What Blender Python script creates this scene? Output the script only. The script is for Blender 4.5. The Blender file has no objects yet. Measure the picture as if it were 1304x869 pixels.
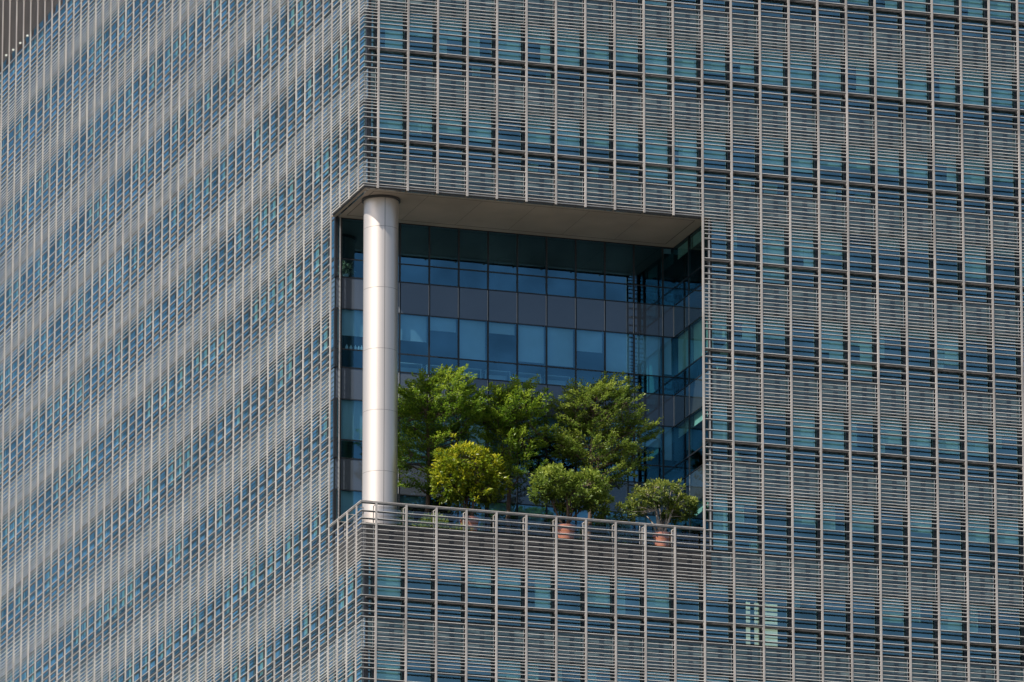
import bpy, math, random
from mathutils import Vector, Matrix
R = math.radians
rnd = random.Random(7)
ZO = 118.275            # height of the reference transom above the ground
B = 1.4                 # bay
H = 4.226               # storey
S = 0.35                # glass line behind the louvre line
sc = bpy.context.scene
col = sc.collection

# ------------------------------------------------------------------ mesh helper
class MB:
    def __init__(s): s.v = []; s.f = []; s.m = []
    def box(s, x0, x1, y0, y1, z0, z1, m=0):
        if x0 > x1: x0, x1 = x1, x0
        if y0 > y1: y0, y1 = y1, y0
        if z0 > z1: z0, z1 = z1, z0
        n = len(s.v)
        s.v += [(x0,y0,z0),(x1,y0,z0),(x1,y1,z0),(x0,y1,z0),(x0,y0,z1),(x1,y0,z1),(x1,y1,z1),(x0,y1,z1)]
        s.f += [(n,n+3,n+2,n+1),(n+4,n+5,n+6,n+7),(n,n+1,n+5,n+4),(n+1,n+2,n+6,n+5),(n+2,n+3,n+7,n+6),(n+3,n,n+4,n+7)]
        s.m += [m]*6
    def quad(s, a, b, c, d, m=0):
        n = len(s.v); s.v += [tuple(a),tuple(b),tuple(c),tuple(d)]; s.f.append((n,n+1,n+2,n+3)); s.m.append(m)
    def sweep(s, prof, a, b, m=0):
        """closed profile (list of Vectors offsets) extruded from point-set a to b (functions index->point)"""
        n = len(s.v); k = len(prof)
        s.v += [tuple(a(p)) for p in prof] + [tuple(b(p)) for p in prof]
        for i in range(k):
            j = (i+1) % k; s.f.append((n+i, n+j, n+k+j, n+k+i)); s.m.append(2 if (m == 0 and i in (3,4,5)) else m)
        s.f.append(tuple(n+i for i in range(k-1,-1,-1))); s.f.append(tuple(n+k+i for i in range(k))); s.m += [m,m]
    def tube(s, pts, rad, sides=6, m=0, cap=True):
        pts = [Vector(p) for p in pts]; n0 = len(s.v); ref = Vector((0.31,0.87,0.2)).normalized()
        for i, p in enumerate(pts):
            d = (pts[min(i+1,len(pts)-1)] - pts[max(i-1,0)]).normalized()
            a = d.cross(ref)
            if a.length < 1e-3: a = d.cross(Vector((1,0,0)))
            a.normalize(); b = d.cross(a)
            for k in range(sides):
                t = 2*math.pi*k/sides
                s.v.append(tuple(p + rad[i]*(math.cos(t)*a + math.sin(t)*b)))
        for i in range(len(pts)-1):
            for k in range(sides):
                q = n0+i*sides; s.f.append((q+k, q+(k+1)%sides, q+sides+(k+1)%sides, q+sides+k)); s.m.append(m)
        if cap:
            s.f.append(tuple(n0+k for k in range(sides))); s.m.append(m)
            q = n0+(len(pts)-1)*sides; s.f.append(tuple(q+sides-1-k for k in range(sides))); s.m.append(m)
    def lathe(s, prof, c, sides=24, m=0, capb=True, capt=True):
        n0 = len(s.v)
        for (r, z) in prof:
            for k in range(sides):
                t = 2*math.pi*k/sides; s.v.append((c[0]+r*math.cos(t), c[1]+r*math.sin(t), c[2]+z))
        for i in range(len(prof)-1):
            for k in range(sides):
                q = n0+i*sides; s.f.append((q+k, q+(k+1)%sides, q+sides+(k+1)%sides, q+sides+k)); s.m.append(m)
        if capb: s.f.append(tuple(n0+sides-1-k for k in range(sides))); s.m.append(m)
        if capt:
            q = n0+(len(prof)-1)*sides; s.f.append(tuple(q+k for k in range(sides))); s.m.append(m)
    def build(s, name, mats, parent=None, zo=ZO, smooth=False, origin=None):
        if not isinstance(mats, (list,tuple)): mats = [mats]
        o = (0,0,0) if origin is None else origin
        me = bpy.data.meshes.new(name)
        me.from_pydata([(v[0]-o[0], v[1]-o[1], v[2]+(zo-o[2])) for v in s.v], [], s.f)
        for mt in mats: me.materials.append(mt)
        me.polygons.foreach_set('material_index', s.m)
        if smooth: me.polygons.foreach_set('use_smooth', [True]*len(s.f))
        me.update()
        ob = bpy.data.objects.new(name, me); col.objects.link(ob); ob.location = o
        if parent:
            ob.parent = parent; ob.location = Vector(o) - Vector(parent.get('_o', (0,0,0)))
        ob['_o'] = [float(q) for q in o]
        return ob

def tag(o, label=None, cat=None, group=None, kind=None):
    if label: o['label'] = label
    if cat: o['category'] = cat
    if group: o['group'] = group
    if kind: o['kind'] = kind
    return o
def empty(name, loc, label, cat, group=None):
    o = bpy.data.objects.new(name, None); col.objects.link(o); o.location = loc
    o['_o'] = [float(q) for q in loc]
    o.empty_display_size = 0.5
    return tag(o, label, cat, group)

# ------------------------------------------------------------------ materials
def newmat(name):
    m = bpy.data.materials.new(name); m.use_nodes = True
    nt = m.node_tree; nt.nodes.clear()
    out = nt.nodes.new('ShaderNodeOutputMaterial'); return m, nt, out
def pbr(name, c, rough=0.5, metal=0.0, var=0.0, scale=3.0, spec=0.5, bump=0.0, stretch=(1,1,1), objvar=0.0, c2=None):
    m, nt, out = newmat(name); N = nt.nodes; L = nt.links
    p = N.new('ShaderNodeBsdfPrincipled'); L.new(p.outputs[0], out.inputs[0])
    p.inputs['Base Color'].default_value = (*c, 1); p.inputs['Roughness'].default_value = rough
    p.inputs['Metallic'].default_value = metal; p.inputs['Specular IOR Level'].default_value = spec
    if var or bump:
        g = N.new('ShaderNodeNewGeometry'); mp = N.new('ShaderNodeMapping'); L.new(g.outputs['Position'], mp.inputs[0])
        mp.inputs['Scale'].default_value = stretch
        n = N.new('ShaderNodeTexNoise'); n.inputs['Scale'].default_value = scale; n.inputs['Detail'].default_value = 6
        L.new(mp.outputs[0], n.inputs['Vector'])
        if var:
            r = N.new('ShaderNodeValToRGB'); L.new(n.outputs[0], r.inputs[0])
            d = c2 if c2 else tuple(q*(1-var) for q in c)
            r.color_ramp.elements[0].position = .35; r.color_ramp.elements[1].position = .65
            r.color_ramp.elements[0].color = (*d, 1); r.color_ramp.elements[1].color = (*[min(1,q*(1+var*.5)) for q in c], 1)
            L.new(r.outputs[0], p.inputs['Base Color'])
        if bump:
            b = N.new('ShaderNodeBump'); b.inputs['Strength'].default_value = bump; b.inputs['Distance'].default_value = .02
            L.new(n.outputs[0], b.inputs['Height']); L.new(b.outputs[0], p.inputs['Normal'])
    return m
def glassmat(name, tint, refl, rc, f0=.12, f1=.75, rough=0.0):
    """thin coated pane: tinted see-through plus a blue-ish mirror reflection growing with angle"""
    m, nt, out = newmat(name); N = nt.nodes; L = nt.links
    t = N.new('ShaderNodeBsdfTransparent'); t.inputs[0].default_value = (*tint, 1)
    g = N.new('ShaderNodeBsdfGlossy'); g.inputs['Color'].default_value = (*rc, 1); g.inputs['Roughness'].default_value = rough
    lw = N.new('ShaderNodeLayerWeight'); lw.inputs[0].default_value = .5
    geo = N.new('ShaderNodeNewGeometry')
    pw = N.new('ShaderNodeMath'); pw.operation = 'POWER'; pw.inputs[1].default_value = 1.6; L.new(lw.outputs['Facing'], pw.inputs[0])
    mr = N.new('ShaderNodeMapRange'); mr.inputs['To Min'].default_value = f0; mr.inputs['To Max'].default_value = f1
    L.new(pw.outputs[0], mr.inputs['Value'])
    nz = N.new('ShaderNodeTexNoise'); nz.inputs['Scale'].default_value = .45; nz.inputs['Detail'].default_value = 3; L.new(geo.outputs['Position'], nz.inputs['Vector'])
    m2 = N.new('ShaderNodeMapRange'); m2.inputs['From Min'].default_value = .3; m2.inputs['From Max'].default_value = .7; m2.inputs['To Min'].default_value = .72; m2.inputs['To Max'].default_value = 1.28; L.new(nz.outputs[0], m2.inputs['Value'])
    mm_ = N.new('ShaderNodeMath'); mm_.operation = 'MULTIPLY'; mm_.use_clamp = True; L.new(mr.outputs[0], mm_.inputs[0]); L.new(m2.outputs[0], mm_.inputs[1])
    mix = N.new('ShaderNodeMixShader'); L.new(mm_.outputs[0], mix.inputs[0]); L.new(t.outputs[0], mix.inputs[1]); L.new(g.outputs[0], mix.inputs[2])
    L.new(mix.outputs[0], out.inputs[0]); return m
def spanmat(name, c, c2, f0, f1, rc, scale=.55, stretch=(1,1,2.6), edge=(.35,.65)):
    m, nt, out = newmat(name); N = nt.nodes; L = nt.links
    d = N.new('ShaderNodeBsdfDiffuse'); g = N.new('ShaderNodeBsdfGlossy'); g.inputs['Color'].default_value = (*rc,1); g.inputs['Roughness'].default_value = .02
    geo = N.new('ShaderNodeNewGeometry'); mp = N.new('ShaderNodeMapping'); L.new(geo.outputs['Position'], mp.inputs[0]); mp.inputs['Scale'].default_value = stretch
    n = N.new('ShaderNodeTexNoise'); n.inputs['Scale'].default_value = scale; n.inputs['Detail'].default_value = 5; L.new(mp.outputs[0], n.inputs['Vector'])
    r = N.new('ShaderNodeValToRGB'); L.new(n.outputs[0], r.inputs[0]); r.color_ramp.elements[0].position = edge[0]; r.color_ramp.elements[1].position = edge[1]
    r.color_ramp.elements[0].color = (*c2,1); r.color_ramp.elements[1].color = (*c,1); L.new(r.outputs[0], d.inputs[0])
    lw = N.new('ShaderNodeLayerWeight'); lw.inputs[0].default_value = .5
    pw = N.new('ShaderNodeMath'); pw.operation = 'POWER'; pw.inputs[1].default_value = 1.6; L.new(lw.outputs['Facing'], pw.inputs[0])
    mr = N.new('ShaderNodeMapRange'); mr.inputs['To Min'].default_value = f0; mr.inputs['To Max'].default_value = f1; L.new(pw.outputs[0], mr.inputs['Value'])
    mx = N.new('ShaderNodeMixShader'); L.new(mr.outputs[0], mx.inputs[0]); L.new(d.outputs[0], mx.inputs[1]); L.new(g.outputs[0], mx.inputs[2]); L.new(mx.outputs[0], out.inputs[0]); return m
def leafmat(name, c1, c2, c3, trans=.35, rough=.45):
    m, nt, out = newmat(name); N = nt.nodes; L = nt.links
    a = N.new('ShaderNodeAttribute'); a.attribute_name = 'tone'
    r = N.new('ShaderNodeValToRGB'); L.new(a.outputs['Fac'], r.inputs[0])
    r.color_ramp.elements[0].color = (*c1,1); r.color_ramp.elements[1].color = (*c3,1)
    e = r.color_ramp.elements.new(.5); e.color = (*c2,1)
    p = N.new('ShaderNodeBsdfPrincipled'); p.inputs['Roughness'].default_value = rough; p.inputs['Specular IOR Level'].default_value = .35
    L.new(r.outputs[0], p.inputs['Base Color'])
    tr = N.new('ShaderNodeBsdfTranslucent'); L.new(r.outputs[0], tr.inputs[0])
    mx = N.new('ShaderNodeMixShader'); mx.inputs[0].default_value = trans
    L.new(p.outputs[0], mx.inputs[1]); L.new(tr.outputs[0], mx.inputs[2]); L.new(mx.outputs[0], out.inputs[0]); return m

M = {}
M['alu']    = pbr('warm_grey_aluminium', (.46,.425,.395), .45, .15, var=.30, scale=1.7, stretch=(1,1,.25))
M['blade']  = pbr('louvre_aluminium', (.64,.62,.59), .45, .15, var=.28, scale=.8, stretch=(1,1,2.5))
M['bladeD'] = pbr('bronze_louvre', (.19,.15,.135), .5, .2, var=.2, scale=1)
M['web'] = pbr('louvre_plate_shade', (.09,.10,.105), .55, .15, var=.2, scale=1)  # dark colour stands in for shade on blade undersides and backs
M['bladeT'] = pbr('walkway_grille', (.26,.235,.23), .6, .1, var=.3, scale=2)
M['dark']   = pbr('dark_bronze_frame', (.022,.026,.032), .4, .3)
M['trim']   = pbr('pale_panel_trim', (.42,.42,.42), .4, .4)
M['span']   = spanmat('grey_spandrel_glass', (.165,.225,.235), (.042,.076,.090), .06, .98, (.88,.94,.96), 1.5, (.6,.6,3.2), (.50,.78))  # sparse pale smudges in the colour imitate reflections
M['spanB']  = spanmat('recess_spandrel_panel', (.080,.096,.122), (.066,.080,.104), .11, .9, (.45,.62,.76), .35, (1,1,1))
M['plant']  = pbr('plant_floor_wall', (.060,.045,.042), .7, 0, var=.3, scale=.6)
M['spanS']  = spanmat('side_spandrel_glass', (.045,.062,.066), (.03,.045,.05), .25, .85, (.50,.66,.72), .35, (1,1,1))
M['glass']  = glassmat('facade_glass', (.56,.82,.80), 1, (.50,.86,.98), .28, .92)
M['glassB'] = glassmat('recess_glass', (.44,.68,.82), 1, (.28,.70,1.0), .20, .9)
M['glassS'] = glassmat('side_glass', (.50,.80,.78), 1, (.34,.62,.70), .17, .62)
M['clear']  = glassmat('balustrade_glass', (.76,.77,.78), 1, (.7,.76,.84), .12, .8)
M['blind']  = pbr('roller_blind', (.74,.77,.73), .85, 0, var=.14, scale=.45)
M['blind2'] = pbr('glowing_pale_blind', (.80,.84,.74), .85)
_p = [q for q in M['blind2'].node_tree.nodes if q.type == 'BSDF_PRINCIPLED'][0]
_p.inputs['Emission Color'].default_value = (1,.78,.56,1); _p.inputs['Emission Strength'].default_value = .34   # glow added to the slats themselves, no lamp behind them
M['slab']   = pbr('interior_slab', (.022,.022,.024), .8)
M['core']   = pbr('interior_wall', (.035,.036,.038), .8, var=.35, scale=.35)
M['soffit'] = pbr('soffit_panel', (.42,.335,.27), .55, 0, var=.14, scale=.5)
M['sofline']= pbr('soffit_joint', (.05,.045,.04), .7)
M['fascia'] = pbr('dark_fascia', (.05,.048,.048), .5)
M['column'] = pbr('brushed_column_metal', (.74,.655,.59), .40, .74, var=.05, scale=.8, stretch=(1,1,.2))
M['joint']  = pbr('column_joint', (.16,.145,.135), .6, .2)
M['tile']   = pbr('terrace_tile', (.25,.235,.22), .75, var=.2, scale=1.5)
M['terra']  = pbr('terracotta', (.56,.20,.10), .75, var=.25, scale=4, bump=.2)
M['soil']   = pbr('soil', (.05,.035,.025), .95)
M['bark']   = pbr('brown_bark', (.11,.075,.055), .9, var=.4, scale=9, bump=.6, stretch=(1,1,.3))
M['barkp']  = pbr('pale_bark', (.36,.31,.27), .85, var=.4, scale=9, bump=.5, stretch=(1,1,.3))
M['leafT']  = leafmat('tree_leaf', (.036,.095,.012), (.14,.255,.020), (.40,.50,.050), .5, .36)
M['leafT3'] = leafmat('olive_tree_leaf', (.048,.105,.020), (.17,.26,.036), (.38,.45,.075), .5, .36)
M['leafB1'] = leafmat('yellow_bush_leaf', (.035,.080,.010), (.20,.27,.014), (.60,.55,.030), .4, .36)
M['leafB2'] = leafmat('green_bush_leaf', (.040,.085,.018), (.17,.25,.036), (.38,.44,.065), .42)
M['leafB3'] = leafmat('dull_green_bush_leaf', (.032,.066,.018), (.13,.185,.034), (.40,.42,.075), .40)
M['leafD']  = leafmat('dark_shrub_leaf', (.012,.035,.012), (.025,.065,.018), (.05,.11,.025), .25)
M['white']  = pbr('white_plastic', (.78,.80,.74), .5)
M['card']   = pbr('pale_card', (.70,.72,.60), .7)
M['yellow'] = pbr('cream_flower', (.62,.58,.30), .7)
M['ground'] = pbr('concrete_ground', (.12,.118,.11), .9, var=.25, scale=.05)
M['road']   = pbr('asphalt', (.05,.05,.052), .9, var=.2, scale=.3)
M['kerb']   = pbr('kerb_stone', (.34,.33,.31), .85)
M['paint']  = pbr('road_paint', (.75,.75,.72), .7)
M['roof']   = pbr('roof_deck', (.2,.2,.2), .9)

# ------------------------------------------------------------------ setting
XR = 42.7; YL = 72.1            # far ends of the two fronts
g = MB(); g.quad((-3000,-3000,0),(3000,-3000,0),(3000,3000,0),(-3000,3000,0)); tag(g.build('ground', M['ground'], zo=0), kind='structure')
g = MB(); g.quad((-900,-62,.004),(900,-62,.004),(900,-46,.004),(-900,-46,.004)); tag(g.build('road', M['road'], zo=0), kind='structure')
g = MB()
for i in range(-40, 40): g.quad((i*12,-54.08,.008),(i*12+5,-54.08,.008),(i*12+5,-53.92,.008),(i*12,-53.92,.008))
tag(g.build('road_markings', M['paint'], zo=0), kind='structure')
g = MB(); g.box(-900,900,-45.9,-45.6,0,.13); g.box(-900,900,-62.4,-62.1,0,.13); tag(g.build('kerb', M['kerb'], zo=0), kind='structure')

# ------------------------------------------------------------------ tower
tower = empty('office_tower', (0,0,0), 'glass office tower wrapped in pale horizontal louvres with a sky terrace at its corner', 'office tower')
NT, NB = -5, 7                   # storeys built in detail (transom level of storey n at -n*H)
ZTOP = 28.6; ZMECH = 22.0; ZDET = -NB*H-2.31
XO, YO = 16.1, 4.9               # edges of the opening on the louvre line
XG, YG = 16.53, 5.3              # glass line of the recess
ZS = -2.30                       # soffit
FL = -17.86                      # terrace floor

offs = [.374,.714,.978,1.212,1.432,1.648,1.842,2.018,2.175,2.325,2.463,2.600,2.743,2.90,3.08,3.30,3.787,4.226]

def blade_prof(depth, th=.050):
    # bright rounded nose, then a plate hanging back and down, coloured dark as shade
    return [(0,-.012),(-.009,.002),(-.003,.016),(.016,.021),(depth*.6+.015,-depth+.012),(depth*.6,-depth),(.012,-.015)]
def add_blade(mb, face, a0, a1, z, depth=.14, m=0):
    # profile coordinates: p[0] = inward from louvre line, p[1] = up
    pr = blade_prof(depth)
    if face == 'F':
        mit0 = (a0 == 0)
        mb.sweep(pr, lambda p: (a0 + (p[0] if mit0 else 0), p[0], z+p[1]), lambda p: (a1, p[0], z+p[1]), m)
    else:
        mit0 = (a0 == 0)
        mb.sweep(pr, lambda p: (p[0], a1, z+p[1]), lambda p: (p[0], a0 + (p[0] if mit0 else 0), z+p[1]), m)

def in_open(z): return -4*H+.02 < z < ZS+.03
for face, AE, AO in (('F', XR, XO), ('L', YL, YO)):
    for n in range(NT-1, NB+1):
        mb = MB()
        zb = -n*H
        for i, o in enumerate(offs):
            z = zb + H - o           # run from the transom above down to transom n
            if z > ZMECH or z < ZDET: continue
            isT = (i == len(offs)-1)
            a0 = AO+.055 if in_open(z) else 0
            add_blade(mb, face, a0, AE, z, (.064 if (isT or o < 1.0 or o > 3.25) else .030), 0)
            if isT:                   # dark walkway grille tucked under the transom blade
                a = a0 if a0 else .02
                if abs(n-4) > .1:
                    if face == 'F':
                      for k in range(1, 31):
                        q = (k-.5)*B
                        if q > a: mb.box(q-.03, q+.03, .032, S-.036, z-.16, z-.062, 1)
                      mb.box(max(a,.30), AE-.02, .10, S-.055, z-.060, z-.020, 1)

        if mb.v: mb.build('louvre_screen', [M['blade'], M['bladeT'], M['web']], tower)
    mb = MB(); z = ZMECH+.12
    while z < ZTOP-.05: add_blade(mb, face, 0, AE, z, .075); z += .128
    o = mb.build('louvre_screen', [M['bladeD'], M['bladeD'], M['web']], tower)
    tag(o, 'fine close-set louvres in front of the dark plant floor')

# vertical fins: each one its own part
fw_ = .046
def fin(face, k):
    a = (k-.5)*B; mb = MB()
    cut = (face == 'F' and a < XO-.1) or (face == 'L' and a < YO-.1)
    segs = [(-ZO, -4*H+.015), (ZS-.12+.0, ZTOP)] if cut else [(-ZO, ZTOP)]
    if cut: segs[1] = (ZS-.06, ZTOP)
    for z0, z1 in segs:
        if face == 'F': mb.box(a-fw_, a+fw_, -.026, .030, z0, z1)
        else: mb.box(-.026, .030, a-fw_, a+fw_, z0, z1)
    mb.build('fin', M['alu'], tower)
KF = 26; KL = 49
for k in range(1, KF+1): fin('F', k)
for k in range(1, KL+1): fin('L', k)
mb = MB()
for k in range(KF+1, 32): a=(k-.5)*B; mb.box(a-fw_, a+fw_, -.042, .028, -ZO, ZTOP)
for k in range(KL+1, 53): a=(k-.5)*B; mb.box(-.042, .028, a-fw_, a+fw_, -ZO, ZTOP)
tag(mb.build('fin', M['alu'], tower), kind='stuff')

# ---- curtain wall planes: local (u, d outward, z)
PL = {
 'F': lambda u,d,z: (u, S-d, z),
 'L': lambda u,d,z: (S-d, u, z),
 'B': lambda u,d,z: (u, YG-d, z),
 'S': lambda u,d,z: (XG-d, u, z),
}
def lbox(mb, P, u0, u1, d0, d1, z0, z1, m=0):
    a = PL[P](u0,d0,z0); b = PL[P](u1,d1,z1); mb.box(a[0],b[0],a[1],b[1],a[2],b[2],m)
def lpane(mb, P, u0, u1, z0, z1, d=0.0, m=0, tilt=0.0):
    t = [rnd.uniform(-tilt,tilt) for _ in range(3)]
    def q(u,z,i): 
        return PL[P](u, d + t[0]*(1 if i in (0,3) else -1) + t[1]*(1 if i in (0,1) else -1), z)
    pts = [q(u0,z0,0), q(u1,z0,1), q(u1,z1,2), q(u0,z1,3)]
    if P in ('L','S'): pts = pts[::-1]
    mb.quad(*pts, m)

# blinds: share of the main pane covered; hand-set where the photograph shows it
BSET = {}
for k, v in zip(range(1, 12), (.0,.60,.62,.30,.96,.24,.90,.93,.50,.97,.97)): BSET[('B',k,2)] = v
for k, v in zip(range(0, 12), (.0,0,0,0,0,0,0,0,0,0,0,0)): BSET[('B',k,1)] = v
for k in range(0, 12): BSET[('B',k,3)] = 1.0 if k in (0,1,3,4,5,6,9,10) else .5
BSET[('B',0,2)] = .75; BSET[('B',1,2)] = .62
BSET[('B',0,3)] = .9
def blind_amount(P, k, n):
    if (P,k,n) in BSET: return BSET[(P,k,n)]
    r = random.Random(hash((P == 'F', P == 'B', k//2 if P=='F' else k, n))).random()
    r2 = random.Random(k*97+n*13+5).random()
    if P == 'L': return 0 if r2 < .62 else (.1+.8*r2)
    if P == 'S': return .95 if n == 2 else .25
    full = {-2:.9,-1:.85,0:.9,1:.5,2:.45,3:.6,4:.5,5:.35,6:.3}.get(n,.5)
    if r2 < full: return min(1.0, .5+.6*r)
    return .25*r

GV = {}
def window(P, u0, u1, n, hw, k, mbs, zt=None, zb=None):
    """panes + frame + blind for one bay of one storey, bar half-width hw"""
    zf = -n*H; top = zf+H-2.31 if zt is None else zt; bot = zf-.87 if zb is None else zb
    mg, mf, mbl = mbs
    lpane(mg, P, u0, u1, zf, top, 0, 0, .0022); 
    if bot < zf: lpane(mg, P, u0, u1, bot, zf, 0, 0, .0022)
    dd = .035 if P in 'FL' else .03
    # frame: transom and side bar (owned by the left-hand edge), head and sill
    lbox(mf, P, u0-hw, u0+hw, -.10, dd, bot, top)
    lbox(mf, P, u0+hw, u1-hw, -.06, dd-.006, zf-.028, zf+.028)
    if bot < zf: lbox(mf, P, u0+hw, u1-hw, -.06, dd-.006, bot, bot+.045)
    lbox(mf, P, u0+hw, u1-hw, -.06, dd-.006, top-.045, top)
    a = blind_amount(P, k, n)
    if a > .03 and top-zf > 1:
        full = a >= 1.0
        zb_ = top-.05-(top-zf-.08)*min(a,1)
        rr = random.Random(k*53+n*29+(7 if P == 'F' else 3)); um = u0+hw+.02
        if P in 'FL' and u1-u0 > 1 and rr.random() < (.12 if n <= 0 else .3):
            um = u0+(u1-u0)*rr.uniform(.3,.62); z2 = top-.05-(top-zf-.08)*rr.uniform(.1,1)
            lbox(mbl, P, u0+hw+.02, um-.01, -.20, -.19, z2, top-.02)
        lbox(mbl, P, um, u1-hw-.02, -.20, -.19, zb_, top-.02)
        if full and random.Random(k*31+n*7).random() < .6:
            lbox(mbl, P, u0+hw+.02, u1-hw-.02, -.20, -.19, bot+.3*random.Random(k+n*3).random(), zf-.03)
        lbox(mbl, P, u0+hw+.02, u1-hw-.02, -.215, -.175, zb_-.03, zb_)

jobs = []     # (priority, P, u0, u1, n, hw, k, zt, zb)
BH = .085; BB = .04
def edges(P):
    if P == 'F':
        e = [S]+[(k-.5)*B for k in range(1, 31)]+[XR]
    elif P == 'L':
        e = [S]+[(k-.5)*B for k in range(1, 52)]+[YL]
    elif P == 'B':
        e = [S, .62, 2.0]+[3.4+1.4*i for i in range(10)]+[XG]
    else:
        e = [S, 1.1, 3.2, YG]
    return e
for n in range(NT, NB+1):
    for P in 'FL':
        e = edges(P)
        for k in range(len(e)-1):
            u0, u1 = e[k], e[k+1]
            lim = XG if P == 'F' else YG
            if 1 <= n <= 3 or n == 4:      # storeys cut by the recess
                if u1 <= lim+.01:
                    if n == 4: continue
                    continue
                if u0 < lim: u0 = lim+.01
            hw = BH
            pr = 3 if P == 'F' else 6
            if P == 'F':
                if n < -2 or n > 5 or k > 23: pr = 8
                elif k >= 12 and 1 <= n <= 3: pr = 2 if k < 20 else 3
            if n == 1: pass
            jobs.append((pr, P, u0, u1, n, hw, k, None, None))
for n in range(1, 5):
    for P in 'BS':
        e = edges(P)
        for k in range(len(e)-1):
            zt = ZS if n == 1 else None
            zb = FL if n == 4 else None
            jobs.append((0 if n < 4 else 1, P, e[k], e[k+1], n, BB, k, zt, zb))
jobs.sort(key=lambda j: (j[0], abs(j[4]-2)+abs(j[6]-10)*.3))
rest = [MB(), MB(), MB()]
for i, (pr, P, u0, u1, n, hw, k, zt, zb) in enumerate(jobs):
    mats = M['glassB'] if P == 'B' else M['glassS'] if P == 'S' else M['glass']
    if i < 99:
        t = [MB(), MB(), MB()]
        window(P, u0, u1, n, hw, k, t, zt, zb)
        w = t[0].build('window', mats, tower)
        t[1].build('frame', M['dark'], w)
        if t[2].v: t[2].build('blind', M['blind'], w)
    else:
        window(P, u0, u1, n, hw, k, rest, zt, zb)
w = tag(rest[0].build('window', M['glass'], tower), kind='stuff')
tag(rest[1].build('frame', M['dark'], w), kind='stuff')
tag(rest[2].build('blind', M['blind'], w), kind='stuff')

# spandrels: one band per storey and front, joints and pale edge trims inside the band
def spandrel(P, n, ea, eb, zt, zb, back):
    mb = MB(); e = [q for q in edges(P) if ea-.01 <= q <= eb+.01]
    if e[0] > ea+.02: e = [ea]+e
    hw = BB if back else BH
    for k in range(len(e)-1):
        u0, u1 = e[k], e[k+1]
        lbox(mb, P, u0+hw+.012, u1-.012, -.09, .004 + (0 if back else .006*rnd.random()), zb+.008, zt-.008, 0)
        lbox(mb, P, u0-.012 if k else u0, u0+hw+.012, -.09, -.045, zb+.008, zt-.008, 1)
        lbox(mb, P, u1-.034, u1-.012, .0101, .024, zb+.010, zt-.010, 2)
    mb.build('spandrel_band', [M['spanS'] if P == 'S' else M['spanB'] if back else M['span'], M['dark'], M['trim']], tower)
for n in range(NT, NB+1):
    zt, zb = -n*H-.87, -n*H-2.31
    for P, E_, G_ in (('F', XR, XG), ('L', YL, YG)):
        spandrel(P, n, (G_+.0 if 1 <= n <= 3 else S), E_, zt, zb, False)
    if 1 <= n <= 3:
        spandrel('B', n, S, XG, zt, zb, True); spandrel('S', n, S, YG, zt, zb, True)
# plant floor wall, plain lower shaft, far sides, roof
mb = MB()
mb.box(S, XR, S, S+.2, -NT*H+1.0, ZTOP-.6); mb.box(S, S+.2, S+.2, YL, -NT*H+1.0, ZTOP-.6)
tag(mb.build('plant_floor_wall', M['plant'], tower), 'brown recessed wall behind the fine louvres')
mb = MB(); mb.box(S, XR, S, YL, -ZO, ZDET-.02); mb.build('lower_shaft', M['span'], tower)
mb = MB(); mb.box(XR-.3, XR-.01, S+.3, YL-.3, ZDET, ZTOP-.6); mb.box(S+.3, XR-.01, YL-.3, YL-.01, ZDET, ZTOP-.6); mb.build('end_wall', M['span'], tower)
mb = MB(); mb.box(S+.25, XR-.35, S+.25, YL-.35, ZTOP-.7, ZTOP-.4); mb.build('roof', M['roof'], tower)
# floor slabs and core (seen faintly through the glass)
for n in range(NT, NB+1):
    zt, zb = -n*H-.95, -n*H-2.24
    mb = MB()
    if 1 <= n <= 3:
        mb.box(S+.15, XR-.35, YG+.15, YL-.35, zb, zt); mb.box(XG+.15, XR-.35, S+.15, YG+.149, zb, zt)
    else:
        mb.box(S+.15, XR-.35, S+.15, YL-.35, zb, zt)
    mb.build('floor_slab', M['slab'], tower)
mb = MB(); mb.box(9, XR-.35, 13, YL-.35, ZDET, ZTOP-.8)
for x in (9.5, 18.5, 27, 35.5): mb.box(x, x+.7, 9.6, 10.3, ZDET, ZMECH)
for y in (13, 22, 31, 40, 49, 58): mb.box(4.6, 5.3, y, y+.7, ZDET, ZMECH)
mb.build('core_wall', M['core'], tower)

# soffit with joint lines and fascia
mb = MB(); mb.box(.16, XG, .16, YG, ZS, ZS+.06); so = mb.build('soffit', M['soffit'], tower)
mb = MB()
z0 = ZS-.004
mb.box(.75, XG-.55, .72, .745, z0, ZS+.01); mb.box(.75, XG-.55, YG-.50, YG-.47, z0, ZS+.01)
mb.box(.72, .75, .72, YG-.47, z0, ZS+.01); mb.box(XG-.58, XG-.55, .745, YG-.50, z0, ZS+.01)
for i in range(1, 6): x = .75+i*2.55; mb.box(x, x+.010, .746, YG-.501, z0+.001, ZS+.01)
mb.build('joint', M['sofline'], so)
mb = MB(); mb.box(.10, XO+.05, .10, .155, ZS-.05, ZS+.20); mb.box(.10, .155, .155, YO+.05, ZS-.05, ZS+.20)
mb.box(.04, XO, .03, .10, ZS+.02, ZS+.05, 1); mb.box(.03, .099, .101, YO, ZS+.02, ZS+.05, 1)
mb.build('fascia', [M['fascia'], M['blade']], tower)
# ceiling lamps of the terrace (small, seen as tiny studs)
# terrace floor and upstand
mb = MB(); mb.box(S+.10, XG, S+.10, YG, FL-.06, FL); mb.build('terrace_floor', M['tile'], tower)
mb = MB(); mb.box(S-.02, XG, S-.02, S+.09, -4*H-2.31, -4*H-.87+.03); mb.box(S-.02, S+.09, S+.09, YG, -4*H-2.31, -4*H-.87+.03)
mb.build('upstand', M['fascia'], tower)
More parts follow.
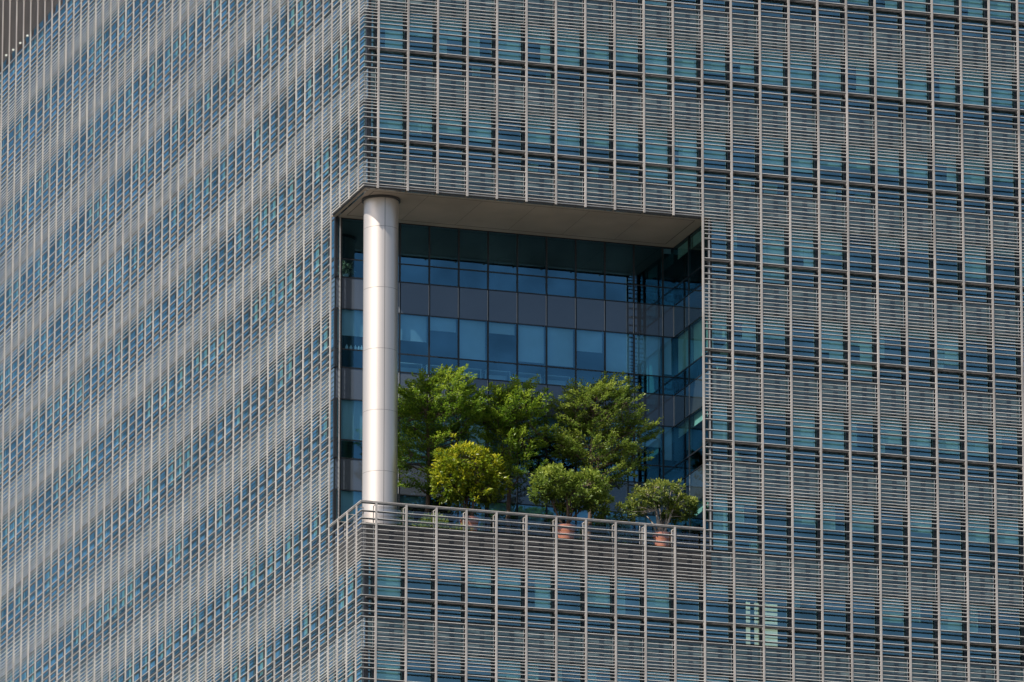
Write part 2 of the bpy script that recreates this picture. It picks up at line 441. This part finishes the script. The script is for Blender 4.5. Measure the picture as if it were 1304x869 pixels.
# handrail, posts, balustrade glass
mb = MB(); zr = -4*H+.055
mb.box(-.03, XO-.06, -.03, .035, zr-.022, zr+.016); mb.box(-.03, .035, .036, YO-.06, zr-.022, zr+.016)
hr = mb.build('handrail', M['alu'], tower)
for k in range(1, 12):
    a = (k-.5)*B; p = MB(); p.box(a-.06, a-.015, S-.06, S-.02, -4*H-.87, -4*H-.06); p.box(a-.05,a-.025,.05,S-.02,-4*H-.10,-4*H-.06); p.build('post', M['alu'], tower)
for k in range(1, 4):
    a = (k-.5)*B; p = MB(); p.box(S-.06, S-.02, a-.06, a-.015, -4*H-.87, -4*H-.06); p.box(.05,S-.02,a-.05,a-.025,-4*H-.10,-4*H-.06); p.build('post', M['alu'], tower)
mb = MB(); mb.quad((.75,S,-4*H-.84),(XG,S,-4*H-.84),(XG,S,-4*H-.04),(.75,S,-4*H-.04)); mb.quad((S,.75,-4*H-.84),(S,YG,-4*H-.84),(S,YG,-4*H-.04),(S,.75,-4*H-.04))
mb.build('balustrade_glass', M['clear'], tower)
# glass corner posts of the recess (left end catches stripes of sun) and pale edge by the louvre end
mb = MB(); mb.box(S+.17, S+.22, YG-.09, YG-.03, FL, ZS); mb.build('corner_post', M['trim'], tower)
mb = MB(); mb.box(XG-.06, XG+.0, S-.07, S-.01, FL, ZS); mb.build('corner_post', M['trim'], tower)
# big round column
CX, CY, CR = 1.46, 1.95, .785
prof = []
zs = [ZS-.10, -3.74, -6.58, -9.42, -12.26, -15.08, FL]
for a, b in zip(zs[:-1], zs[1:]):
    prof += [(CR, a-.006), (CR, b+.010), (CR-.015, b+.006), (CR-.015, b-.002)]
prof = prof[:-2]
prof = [(r, z) for r, z in prof][::-1]
mb = MB(); mb.lathe(prof, (CX,CY,0), 72)
colm = mb.build('column', M['column'], tower, smooth=True)
md = colm.modifiers.new('es','EDGE_SPLIT'); md.split_angle = R(30)
mb = MB()
for z in zs[1:-1]: mb.lathe([(CR-.006,z-.008),(CR-.006,z+.012)], (CX,CY,0), 72, 0, False, False)
vx, vy = -.31, -.95
for ang in (14.0, 14.0+90, 14.0+180, 14.0-90):
    a = math.atan2(vy, vx)+R(ang)
    c, s_ = math.cos(a), math.sin(a); w = .012
    px, py = CX+(CR+.002)*c, CY+(CR+.002)*s_
    mb.quad((px+w*s_,py-w*c,FL),(px-w*s_,py+w*c,FL),(px-w*s_,py+w*c,ZS-.1),(px+w*s_,py-w*c,ZS-.1))
mb.build('joint', M['joint'], colm)
mb = MB(); mb.lathe([(CR+.09, ZS-.10),(CR+.09, ZS-.004)], (CX,CY,0), 64); mb.build('collar', M['fascia'], colm, smooth=False)
# row of tiny white boxes on the edge of the plant floor
for k, z in ((45,22.14),(44,22.02),(43,21.98),(42,21.96)):
    mb = MB(); y=(k)*B-.35; mb.box(-.12,-.03,y-.06,y+.06,z-.04,z+.04); mb.build('edge_box', M['white'], tower)

# ------------------------------------------------------------------ foliage
def leaves(name, mat, parent, pts, size, seed, origin):
    """pts: list of (position, direction, tone) - every leaf a small folded pair of faces"""
    r = random.Random(seed); V=[]; F=[]; T=[]
    for (p, d, tone) in pts:
        p = Vector(p); d = Vector(d)
        d = (d + Vector((r.gauss(0,.5), r.gauss(0,.5), r.gauss(0,.35)))).normalized()
        up = Vector((r.gauss(0,.6)-.25, r.gauss(0,.6)-.35, .85)).normalized()
        sd = d.cross(up)
        if sd.length < 1e-3: continue
        sd.normalize(); nn = sd.cross(d)
        l = size*r.uniform(.65,1.3); w = l*.46
        n = len(V); b = p; t = p + d*l - nn*l*.12; m_ = p + d*l*.5
        V += [tuple(b), tuple(m_+sd*w*.5+nn*l*.10), tuple(t), tuple(m_-sd*w*.5+nn*l*.10)]
        F += [(n,n+1,n+2),(n,n+2,n+3)]
        tv = min(1,max(0,tone+r.gauss(0,.13))); T += [tv]*4
    me = bpy.data.meshes.new(name); o = origin
    me.from_pydata([(v[0]-o[0], v[1]-o[1], v[2]+ZO-o[2]) for v in V], [], F)
    a = me.attributes.new('tone','FLOAT','POINT'); a.data.foreach_set('value', T)
    me.materials.append(mat); me.update()
    ob = bpy.data.objects.new(name, me); col.objects.link(ob); ob.parent = parent
    return ob

def clamp_room(p):   # keep foliage inside the recess
    p.y = min(p.y, YG-.08); p.x = min(p.x, XG-.08); return p

def tree(x, y, crown, seed, label, leaf, nsp, lean=(0,0), size=.135, xr=2.1, extra=(), perspray=75, zc0=None):
    """crown: list of (cx, cz, rx, rz, weight) ellipses of foliage; sprays sit on limbs that rise from the trunk"""
    r = random.Random(seed); O = (x, y, ZO+FL)
    t = empty('terrace_tree', O, label, 'tree', 'trees on the sky terrace')
    tb = MB(); zt = max(c[1]+c[3]*.3 for c in crown)
    tr = []; nseg = 9
    for i in range(nseg+1):
        f = i/nseg; tr.append(Vector((x+lean[0]*f*f+.06*math.sin(f*7+seed), y+lean[1]*f+.05*math.cos(f*5+seed), FL+(zt-FL)*f)))
    tb.tube(tr, [.125*(1-.72*(i/nseg))+(.05 if i==0 else 0) for i in range(nseg+1)], 8)
    nodes = []
    lp = []
    # main limbs, fanned
    ends = []
    tot = sum(c[4] for c in crown)
    for c in crown:
        for j in range(max(3, int(16*c[4]/tot))):
            a = r.uniform(0, 2*math.pi); q = r.uniform(.45,.95)
            ends.append(Vector((c[0]+c[2]*q*math.cos(a), y+1.55*q*math.sin(a)*min(1,c[2]/1.6), c[1]+c[3]*r.uniform(-.5,.8))))
    for E_ in ends:
        E_ = clamp_room(E_)
        dh = math.hypot(E_.x-x, E_.y-y)
        zs_ = max(FL+2.3, min(E_.z-.35*dh-.2, zt-.3))
        f = (zs_-FL)/(zt-FL); i = min(nseg-1, int(f*nseg)); Sx = tr[i].lerp(tr[i+1], f*nseg-i)
        C1 = Sx.lerp(E_, .5)+Vector((0,0,-.12*dh+.1*r.random()))
        pts = []
        for q in range(7):
            s_ = q/6; p = Sx*(1-s_)**2 + C1*2*s_*(1-s_) + E_*s_*s_
            pts.append(p+Vector((r.gauss(0,.03),r.gauss(0,.03),r.gauss(0,.03))) if 0<q<6 else p)
        tb.tube(pts, [.055*(1-.8*q/6) for q in range(7)], 5, 0, False)
        nodes += pts[2:]
    for s_i in range(nsp):
        c = r.choices(crown, [q[4] for q in crown])[0]
        while True:
            v = Vector((r.uniform(-1,1), r.uniform(-1,1), r.uniform(-1,1)))
            if .25 < v.length < 1: break
        v = v.normalized()*(v.length**.45)
        P_ = Vector((c[0]+v.x*c[2], y+v.y*min(1.9,c[2]*.95), c[1]+v.z*c[3]))
        clamp_room(P_)
        nb = min(nodes, key=lambda q: (q-P_).length)
        out = Vector((P_.x-x, P_.y-y, 0)); 
        if out.length > .01: out.normalize()
        d = (out*.9 + Vector((r.gauss(0,.35), r.gauss(0,.35), .38+r.gauss(0,.22)+max(0,v.z)*.35))).normalized()
        ln = r.uniform(.5,1.2)
        base = P_ - d*ln*.5
        if (nb-base).length < 1.6: tb.tube([nb, (nb+base)/2+Vector((0,0,-.04)), base, P_+d*ln*.3], [.017,.013,.010,.004], 4, 0, False)
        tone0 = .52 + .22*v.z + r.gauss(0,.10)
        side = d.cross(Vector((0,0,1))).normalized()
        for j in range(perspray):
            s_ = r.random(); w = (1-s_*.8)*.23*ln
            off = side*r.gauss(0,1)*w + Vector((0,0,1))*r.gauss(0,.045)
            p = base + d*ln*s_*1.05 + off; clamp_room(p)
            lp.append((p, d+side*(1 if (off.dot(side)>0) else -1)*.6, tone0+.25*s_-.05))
    trunk = tb.build('trunk', M['bark'], t, origin=O)
    trunk.location = (0,0,0)
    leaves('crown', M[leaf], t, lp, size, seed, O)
    return t

tree(4.10, 3.2, [(4.55,-11.45,2.0,1.35,10),(5.0,-10.7,1.45,.95,4.5),(3.3,-12.2,1.0,.9,2.4),(3.4,-13.7,1.1,.75,1.5),(4.4,-13.4,1.3,.7,1.7),(3.8,-14.9,.8,.5,.7),(5.9,-12.3,.55,.45,.7)], 11,
     'leafy green tree directly right of the round column, leftmost of three', 'leafT', 330)
tree(8.05, 3.6, [(8.2,-11.2,1.5,1.0,7),(8.6,-10.5,1.0,.8,2.6),(7.35,-11.9,.8,.6,1.6),(9.3,-12.3,1.1,.45,1.8),(8.0,-12.9,1.3,.8,3),(8.7,-14.1,1.3,.7,2),(7.3,-13.7,.8,.7,1.2)], 23,
     'middle green tree with a bare reddish trunk between the two wider trees', 'leafT', 275, size=.13)
tree(11.75, 3.3, [(12.35,-10.9,1.75,1.15,8),(12.9,-10.1,1.1,.75,2.8),(11.1,-10.9,1.0,1.1,3),(14.05,-11.7,.9,.5,1.6),(13.6,-12.9,1.15,.65,1.9),(12.1,-12.6,1.7,.8,3.4),(12.4,-13.8,1.4,.6,2.0),(10.8,-12.7,.7,.6,.9)], 37,
     'broad olive green tree nearest the recess corner, rightmost of three', 'leafT3', 370, lean=(.35,0), size=.115, perspray=85)

def bush(x, y, lobes, seed, label, leaf, size, nst, n, bark, spread=.8):
    r = random.Random(seed); O = (x, y, ZO+FL)
    t = empty('potted_shrub', O, label, 'potted shrub', 'potted shrubs along the railing')
    mb = MB(); PH = 1.02
    mb.lathe([(.29,0),(.33,.25),(.37,.62),(.395,.86),(.43,.87),(.44,PH),(.385,PH),(.375,PH-.08)], (x,y,FL), 32, 0, True, False)
    o = mb.build('pot', M['terra'], t, origin=O, smooth=True); o.location=(0,0,0)
    md = o.modifiers.new('es','EDGE_SPLIT'); md.split_angle = R(35)
    mb = MB(); mb.lathe([(.376,PH-.09),(.2,PH-.05)], (x,y,FL), 24, 0, False, True); o = mb.build('soil', M['soil'], o, origin=O); o.location=(0,0,0)
    tb = MB(); zc = sum(l[1] for l in lobes)/len(lobes)
    tips = []
    for i in range(nst):
        a = 2*math.pi*i/nst + r.uniform(-.4,.4); l = lobes[i % len(lobes)]
        b0 = Vector((x+.12*math.cos(a), y+.12*math.sin(a), FL+PH-.09)); e = Vector(((l[0]*spread+x*(1-spread))+l[2]*.4*math.cos(a), y+.5*math.sin(a), l[1]+.1))
        mid = b0.lerp(e,.5)+Vector((-.10*math.cos(a)*0, 0, .1)); mid += Vector((r.gauss(0,.06), r.gauss(0,.06), 0))
        pts = [b0, b0.lerp(mid,.5)+Vector((r.gauss(0,.03),0,0)), mid, mid.lerp(e,.5)+Vector((r.gauss(0,.05),0,.05)), e]
        tb.tube(pts, [.070,.052,.040,.028,.012], 6); tips.append(e); tips.append(mid)
    lp = []
    tot = sum(l[4] for l in lobes)
    tuft = []
    for i in range(int(n/14)):
        l = r.choices(lobes, [q[4] for q in lobes])[0]
        v = Vector((r.gauss(0,1), r.gauss(0,1), r.gauss(0,1))).normalized()
        q = r.uniform(.45,1.0)**.5*(1+.17*math.sin(v.x*6+seed)*math.cos(v.z*7+v.y*4))*(1.22 if r.random() < .10 else 1)
        P_ = Vector((l[0]+v.x*l[2]*q, y+v.y*min(1.25,l[2])*q, l[1]+v.z*l[3]*q))
        if P_.y < S+.12: P_.y = S+.12+.1*r.random()
        clamp_room(P_)
        if i % 3 == 0:
            nb = min(tips, key=lambda w: (w-P_).length); tb.tube([nb, (nb+P_)/2, P_], [.014,.010,.004], 4, 0, False)
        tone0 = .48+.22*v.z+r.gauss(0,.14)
        for j in range(14):
            dv = Vector((r.gauss(0,1), r.gauss(0,1), r.gauss(0,1))).normalized()
            p = P_+dv*r.uniform(0,.13); clamp_room(p)
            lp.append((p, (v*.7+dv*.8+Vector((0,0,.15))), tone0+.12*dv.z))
    o = tb.build('stem', M[bark], t, origin=O); o.location=(0,0,0)
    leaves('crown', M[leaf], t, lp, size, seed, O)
bush(5.55, 1.62, [(5.45,-14.65,1.45,1.15,5),(4.7,-15.3,.95,.8,2),(6.3,-15.2,.95,.9,2.2),(5.6,-15.9,1.1,.6,1.2)], 3, 'rounded yellow-green shrub in a pot in front of the leftmost tree', 'leafB1', .20, 5, 7800, 'bark')
bush(10.1, 1.60, [(9.55,-14.85,.95,.75,3.2),(10.95,-15.0,1.0,.72,3.4),(11.7,-15.75,.6,.55,1.1),(8.95,-15.35,.55,.45,1),(10.3,-15.6,1.1,.5,1.6)], 5, 'two-lobed green shrub in a terracotta pot in the middle of the railing', 'leafB2', .175, 6, 7000, 'bark')
bush(14.65, 1.60, [(14.6,-14.95,1.1,.50,2.4),(13.7,-15.35,.85,.5,1.8),(15.7,-15.5,.7,.45,1.8),(13.0,-16.0,.6,.45,1.0),(15.3,-15.9,.6,.3,.7)], 9, 'spreading shrub on bare pale stems in a terracotta pot by the right end of railing', 'leafB3', .165, 9, 4600, 'barkp', .35)

def low_shrub(x, y, w, h, seed, label, leaf, n):
    r = random.Random(seed); O = (x, y, ZO+FL)
    t = empty('low_shrub', O, label, 'shrub', 'low plants on the terrace floor')
    tb = MB(); lp = []
    for i in range(7):
        a = r.uniform(0,6.28); e = Vector((x+w*.5*math.cos(a), y+w*.3*math.sin(a), FL+h*r.uniform(.5,.9))); tb.tube([(x,y,FL),((x+e.x)/2,(y+e.y)/2,FL+h*.45),e],[.025,.018,.006],5)
    for i in range(n):
        v = Vector((r.gauss(0,1), r.gauss(0,1), abs(r.gauss(0,1)))).normalized(); q = r.uniform(.2,1)**.5
        p = Vector((x+v.x*w*q*(1+.15*math.sin(9*v.x+seed)), y+v.y*w*.55*q, FL+.08+v.z*h*q)); p.y = max(p.y, S+.14); clamp_room(p)
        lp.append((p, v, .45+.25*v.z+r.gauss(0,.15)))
    o = tb.build('stem', M['bark'], t, origin=O); o.location=(0,0,0)
    leaves('foliage', M[leaf], t, lp, .13, seed, O)
low_shrub(3.75, 1.1, .95, .85, 61, 'low bright plant behind the rails just right of the column', 'leafB2', 1400)
low_shrub(5.0, .95, .5, .45, 62, 'small low plant behind the rails left of the yellow-green shrub', 'leafB2', 500)
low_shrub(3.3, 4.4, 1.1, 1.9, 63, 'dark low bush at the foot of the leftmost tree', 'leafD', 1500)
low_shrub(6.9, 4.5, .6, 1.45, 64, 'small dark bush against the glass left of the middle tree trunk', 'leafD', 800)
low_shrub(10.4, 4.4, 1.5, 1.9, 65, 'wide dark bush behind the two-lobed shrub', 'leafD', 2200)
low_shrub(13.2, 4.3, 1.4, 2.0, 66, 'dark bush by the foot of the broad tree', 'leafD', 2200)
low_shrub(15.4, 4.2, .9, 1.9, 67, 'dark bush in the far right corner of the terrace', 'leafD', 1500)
# a pair of slim stakes behind the railing
st = MB(); st.tube([(13.35,.9,FL),(13.35,.9,-16.6)],[.022,.022],8); st.tube([(13.55,.9,FL),(13.55,.9,-16.62)],[.022,.022],8); st.box(13.30,13.60,.88,.92,-17.0,-16.97)
o = st.build('plant_support', M['trim'], origin=(13.45,.9,ZO+FL)); tag(o, 'slim pale double stake behind the railing left of the rightmost shrub', 'plant support')

# ------------------------------------------------------------------ things behind the glass
def thing_box(name, x, y, z, w, d, h, mat, label, cat, kind='box'):
    mb = MB(); O = (x, y, ZO+z)
    if kind == 'box':
        mb.box(x-w/2, x+w/2, y-d/2, y+d/2, z, z+h*.86); mb.box(x-w/2-.015, x+w/2+.015, y-d/2-.015, y+d/2+.015, z+h*.861, z+h)
    elif kind == 'bottle':
        mb.lathe([(w*.45,0),(w*.5,.03),(w*.5,h*.6),(w*.2,h*.78),(w*.2,h)], (x,y,z), 12)
    elif kind == 'gable':
        n=len(mb.v); mb.v += [(x-w/2,y-d/2,z),(x+w/2,y-d/2,z),(x+w/2,y+d/2,z),(x-w/2,y+d/2,z),(x-w/2,y-d/2,z+h*.5),(x+w/2,y-d/2,z+h*.5),(x+w/2,y+d/2,z+h*.5),(x-w/2,y+d/2,z+h*.5),(x,y-d/2,z+h),(x,y+d/2,z+h)]
        mb.f += [(n,n+3,n+2,n+1),(n,n+1,n+5,n+8,n+4),(n+2,n+3,n+7,n+9,n+6),(n+1,n+2,n+6,n+5),(n+3,n,n+4,n+7),(n+5,n+6,n+9,n+8),(n+7,n+4,n+8,n+9)]; mb.m += [0]*7
    o = mb.build(name, mat, origin=O); tag(o, label, cat); return o
zsill = lambda n: -n*H-.85
labs = ['leftmost white bottle on the sill behind glass left of the column','second white bottle on the sill left of the column','middle white bottle on the sill left of the column','fourth white bottle on the sill left of the column','white bottle on the sill closest to the column']
for i, x in enumerate((.95,1.15,1.36,1.52,1.66)):
    thing_box('bottle', x, YG+.14, -2*H+.03, .13, .13, .24-.03*(i%2), M['white'], labs[i], 'bottle', 'bottle')
# cream flowers in a pot behind the glass at the upper left
O = (.95, YG+.35, ZO-1*H-.84)
t = empty('potted_flower', O, 'pot of cream flowers behind the glass high on the left of the column', 'flowers')
mb = MB(); mb.lathe([(.10,0),(.14,.2),(.15,.22)], (.95,YG+.35,-H-.84), 14); o = mb.build('pot', M['white'], t, origin=O); o.location=(0,0,0)
lp = []
r = random.Random(2)
for i in range(160):
    v = Vector((r.gauss(0,1),r.gauss(0,.4),r.gauss(0,1))).normalized()*r.random()**.5
    lp.append((Vector((.95+v.x*.42, YG+.4+v.y*.1, -H-.35+v.z*.33)), v, .5+.4*r.random()))
mm = leafmat('cream_petal', (.10,.20,.06), (.45,.44,.20), (.80,.72,.45), .2)
leaves('bloom', mm, t, lp, .13, 5, O)
thing_box('paper_lampshade', 17.45, S+.45, -2*H+.02, .42, .3, .55, M['card'], 'pale pointed card shade behind louvres just right of the recess, upper one', 'shade', 'gable')
thing_box('paper_house', 17.85, S+.45, zsill(3), .52, .3, .55, M['card'], 'cream gabled card box on the sill just right of the recess', 'box', 'gable')
thing_box('storage_box', 17.2, S+.4, zsill(2)+.02, .34, .3, .32, M['white'], 'small white box below the upper card shade right of the recess', 'box')
thing_box('storage_box', 17.75, S+.4, zsill(2)+.02, .28, .3, .55, M['white'], 'taller white box beside the small white box right of the recess', 'box')
thing_box('storage_box', 17.5, S+.4, zsill(4)+.9, .35, .3, .55, M['white'], 'white box behind the louvres level with the handrail', 'box')
thing_box('storage_box', 18.75, S+.4, zsill(4)+.02, .42, .3, .70, M['card'], 'cream box on the sill just below handrail level', 'box')
thing_box('display_board', 18.45, S+.55, zsill(0)+.02, .55, .1, .75, M['card'], 'cream board leaning inside the window above the right end of the recess', 'board')
thing_box('display_board', 19.7, S+.55, zsill(0)+.02, .6, .1, .60, M['card'], 'second cream board inside the window above the right end of the recess', 'board')
thing_box('display_board', 5.6, S+.55, zsill(-1)+.02, .35, .1, .62, M['card'], 'cream board in the top row window over the left half of the recess', 'board')
thing_box('display_board', 9.1, S+.55, zsill(-1)+.02, .35, .1, .62, M['card'], 'cream board in the top row window over the middle of the recess', 'board')
ords = ('first','second','third','fourth','fifth','sixth','seventh','eighth')
for i, (x, w, h) in enumerate(((8.3,.35,.5),(9.75,.5,.35),(11.2,.3,.62),(12.5,.7,.45),(13.85,.45,.55),(21.2,.8,.42),(22.6,.35,.6),(24.1,.6,.5))):
    o = thing_box('storage_box', x, S+.5, zsill(0)+.02, w, .3, h, M['card'], ords[i]+' pale box from the left on the sill row just above the recess', 'box')
    o['group'] = 'pale boxes on the sill above the recess'
# striped pale blinds with an added glow at the lower right (bottom of the picture)
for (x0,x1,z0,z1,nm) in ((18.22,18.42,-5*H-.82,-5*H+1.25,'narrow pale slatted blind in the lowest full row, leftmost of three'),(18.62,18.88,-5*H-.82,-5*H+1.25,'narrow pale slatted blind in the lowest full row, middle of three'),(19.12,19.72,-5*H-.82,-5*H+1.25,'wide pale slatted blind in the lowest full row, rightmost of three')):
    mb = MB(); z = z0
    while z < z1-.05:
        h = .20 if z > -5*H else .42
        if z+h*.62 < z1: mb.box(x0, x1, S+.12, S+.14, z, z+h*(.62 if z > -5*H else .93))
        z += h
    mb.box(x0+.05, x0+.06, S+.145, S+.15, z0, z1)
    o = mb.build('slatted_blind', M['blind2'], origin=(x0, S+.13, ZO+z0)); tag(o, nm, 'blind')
# pale desk frames seen through the low panes of the recess
n_ = 0
names = ['behind the first low pane right of the column','behind the low pane over the crown of the leftmost tree','above the gap between the leftmost and middle trees','behind the low pane over the middle tree','behind the low pane left of the broad tree top','behind the low pane above the left edge of the broad tree']
for i, x in enumerate((4.05, 5.45, 6.85, 8.25, 9.7, 11.1)):
    mb = MB(); y = YG+.5; z = -2*H-.98; w = .60
    mb.box(x-w, x+w, y, y+.6, z+.70, z+.74); mb.box(x-w, x-w+.05, y, y+.05, z, z+.70); mb.box(x+w-.05, x+w, y, y+.05, z, z+.70)
    mb.box(x-w, x-w+.05, y+.55, y+.6, z, z+.70); mb.box(x+w-.05, x+w, y+.55, y+.6, z, z+.70)
    mb.box(x-w+.06, x+w-.15, y+.3, y+.32, z+.25, z+.60)
    o = mb.build('office_desk', M['white'], origin=(x,y,ZO+z)); tag(o, 'pale framed desk '+names[i], 'desk', 'desks inside the recessed offices')

# ------------------------------------------------------------------ camera
f = 11576.217; C = Vector((-114.773186,-373.06623,-116.674877+ZO))
yaw, pitch, roll = 0.315557, 0.267968, 0.000826
fwd = Vector((math.sin(yaw)*math.cos(pitch), math.cos(yaw)*math.cos(pitch), math.sin(pitch)))
rt = Vector((math.cos(yaw), -math.sin(yaw), 0)); up = rt.cross(fwd)
c_, s_ = math.cos(roll), math.sin(roll); rt, up = c_*rt+s_*up, -s_*rt+c_*up
cd = bpy.data.cameras.new('camera'); cam = bpy.data.objects.new('camera', cd); col.objects.link(cam)
mtx = Matrix((rt, up, -fwd)).transposed().to_4x4(); mtx.translation = C; cam.matrix_world = mtx
cd.sensor_width = 36; cd.sensor_fit = 'HORIZONTAL'; cd.lens = f/1304*36; cd.clip_start = 1; cd.clip_end = 6000
sc.camera = cam

# ------------------------------------------------------------------ light
SUNAZ, SUNEL = R(68), R(48)          # azimuth measured from -Y towards -X
ts = Vector((-math.sin(SUNAZ)*math.cos(SUNEL), -math.cos(SUNAZ)*math.cos(SUNEL), math.sin(SUNEL)))
ld = bpy.data.lights.new('sun', 'SUN'); ld.energy = 5.0; ld.angle = R(.53); ld.color = (1,.94,.85)
lo = bpy.data.objects.new('sun', ld); col.objects.link(lo); lo.rotation_euler = ts.to_track_quat('Z','Y').to_euler()
lo.location = (-60,-60,200)
W = bpy.data.worlds.new('World'); sc.world = W; W.use_nodes = True
nt = W.node_tree; nt.nodes.clear()
ow = nt.nodes.new('ShaderNodeOutputWorld'); bg = nt.nodes.new('ShaderNodeBackground'); sk = nt.nodes.new('ShaderNodeTexSky')
sk.sky_type = 'NISHITA'; sk.sun_disc = False; sk.sun_elevation = SUNEL
sk.sun_rotation = math.atan2(ts.x, ts.y)      # direction to the sun measured from +Y clockwise
sk.air_density = 1.0; sk.dust_density = 2.2; sk.ozone_density = 1.6
bg.inputs[1].default_value = .085
nt.links.new(sk.outputs[0], bg.inputs[0]); nt.links.new(bg.outputs[0], ow.inputs[0])

sc.render.engine = 'CYCLES'
sc.cycles.max_bounces = 8; sc.cycles.transparent_max_bounces = 12; sc.cycles.glossy_bounces = 4; sc.cycles.diffuse_bounces = 3
sc.view_settings.view_transform = 'Standard'; sc.view_settings.look = 'None'; sc.view_settings.gamma = 1
sc.view_settings.exposure = 0.5
for o in list(bpy.data.objects):
    if '_o' in o: del o['_o']
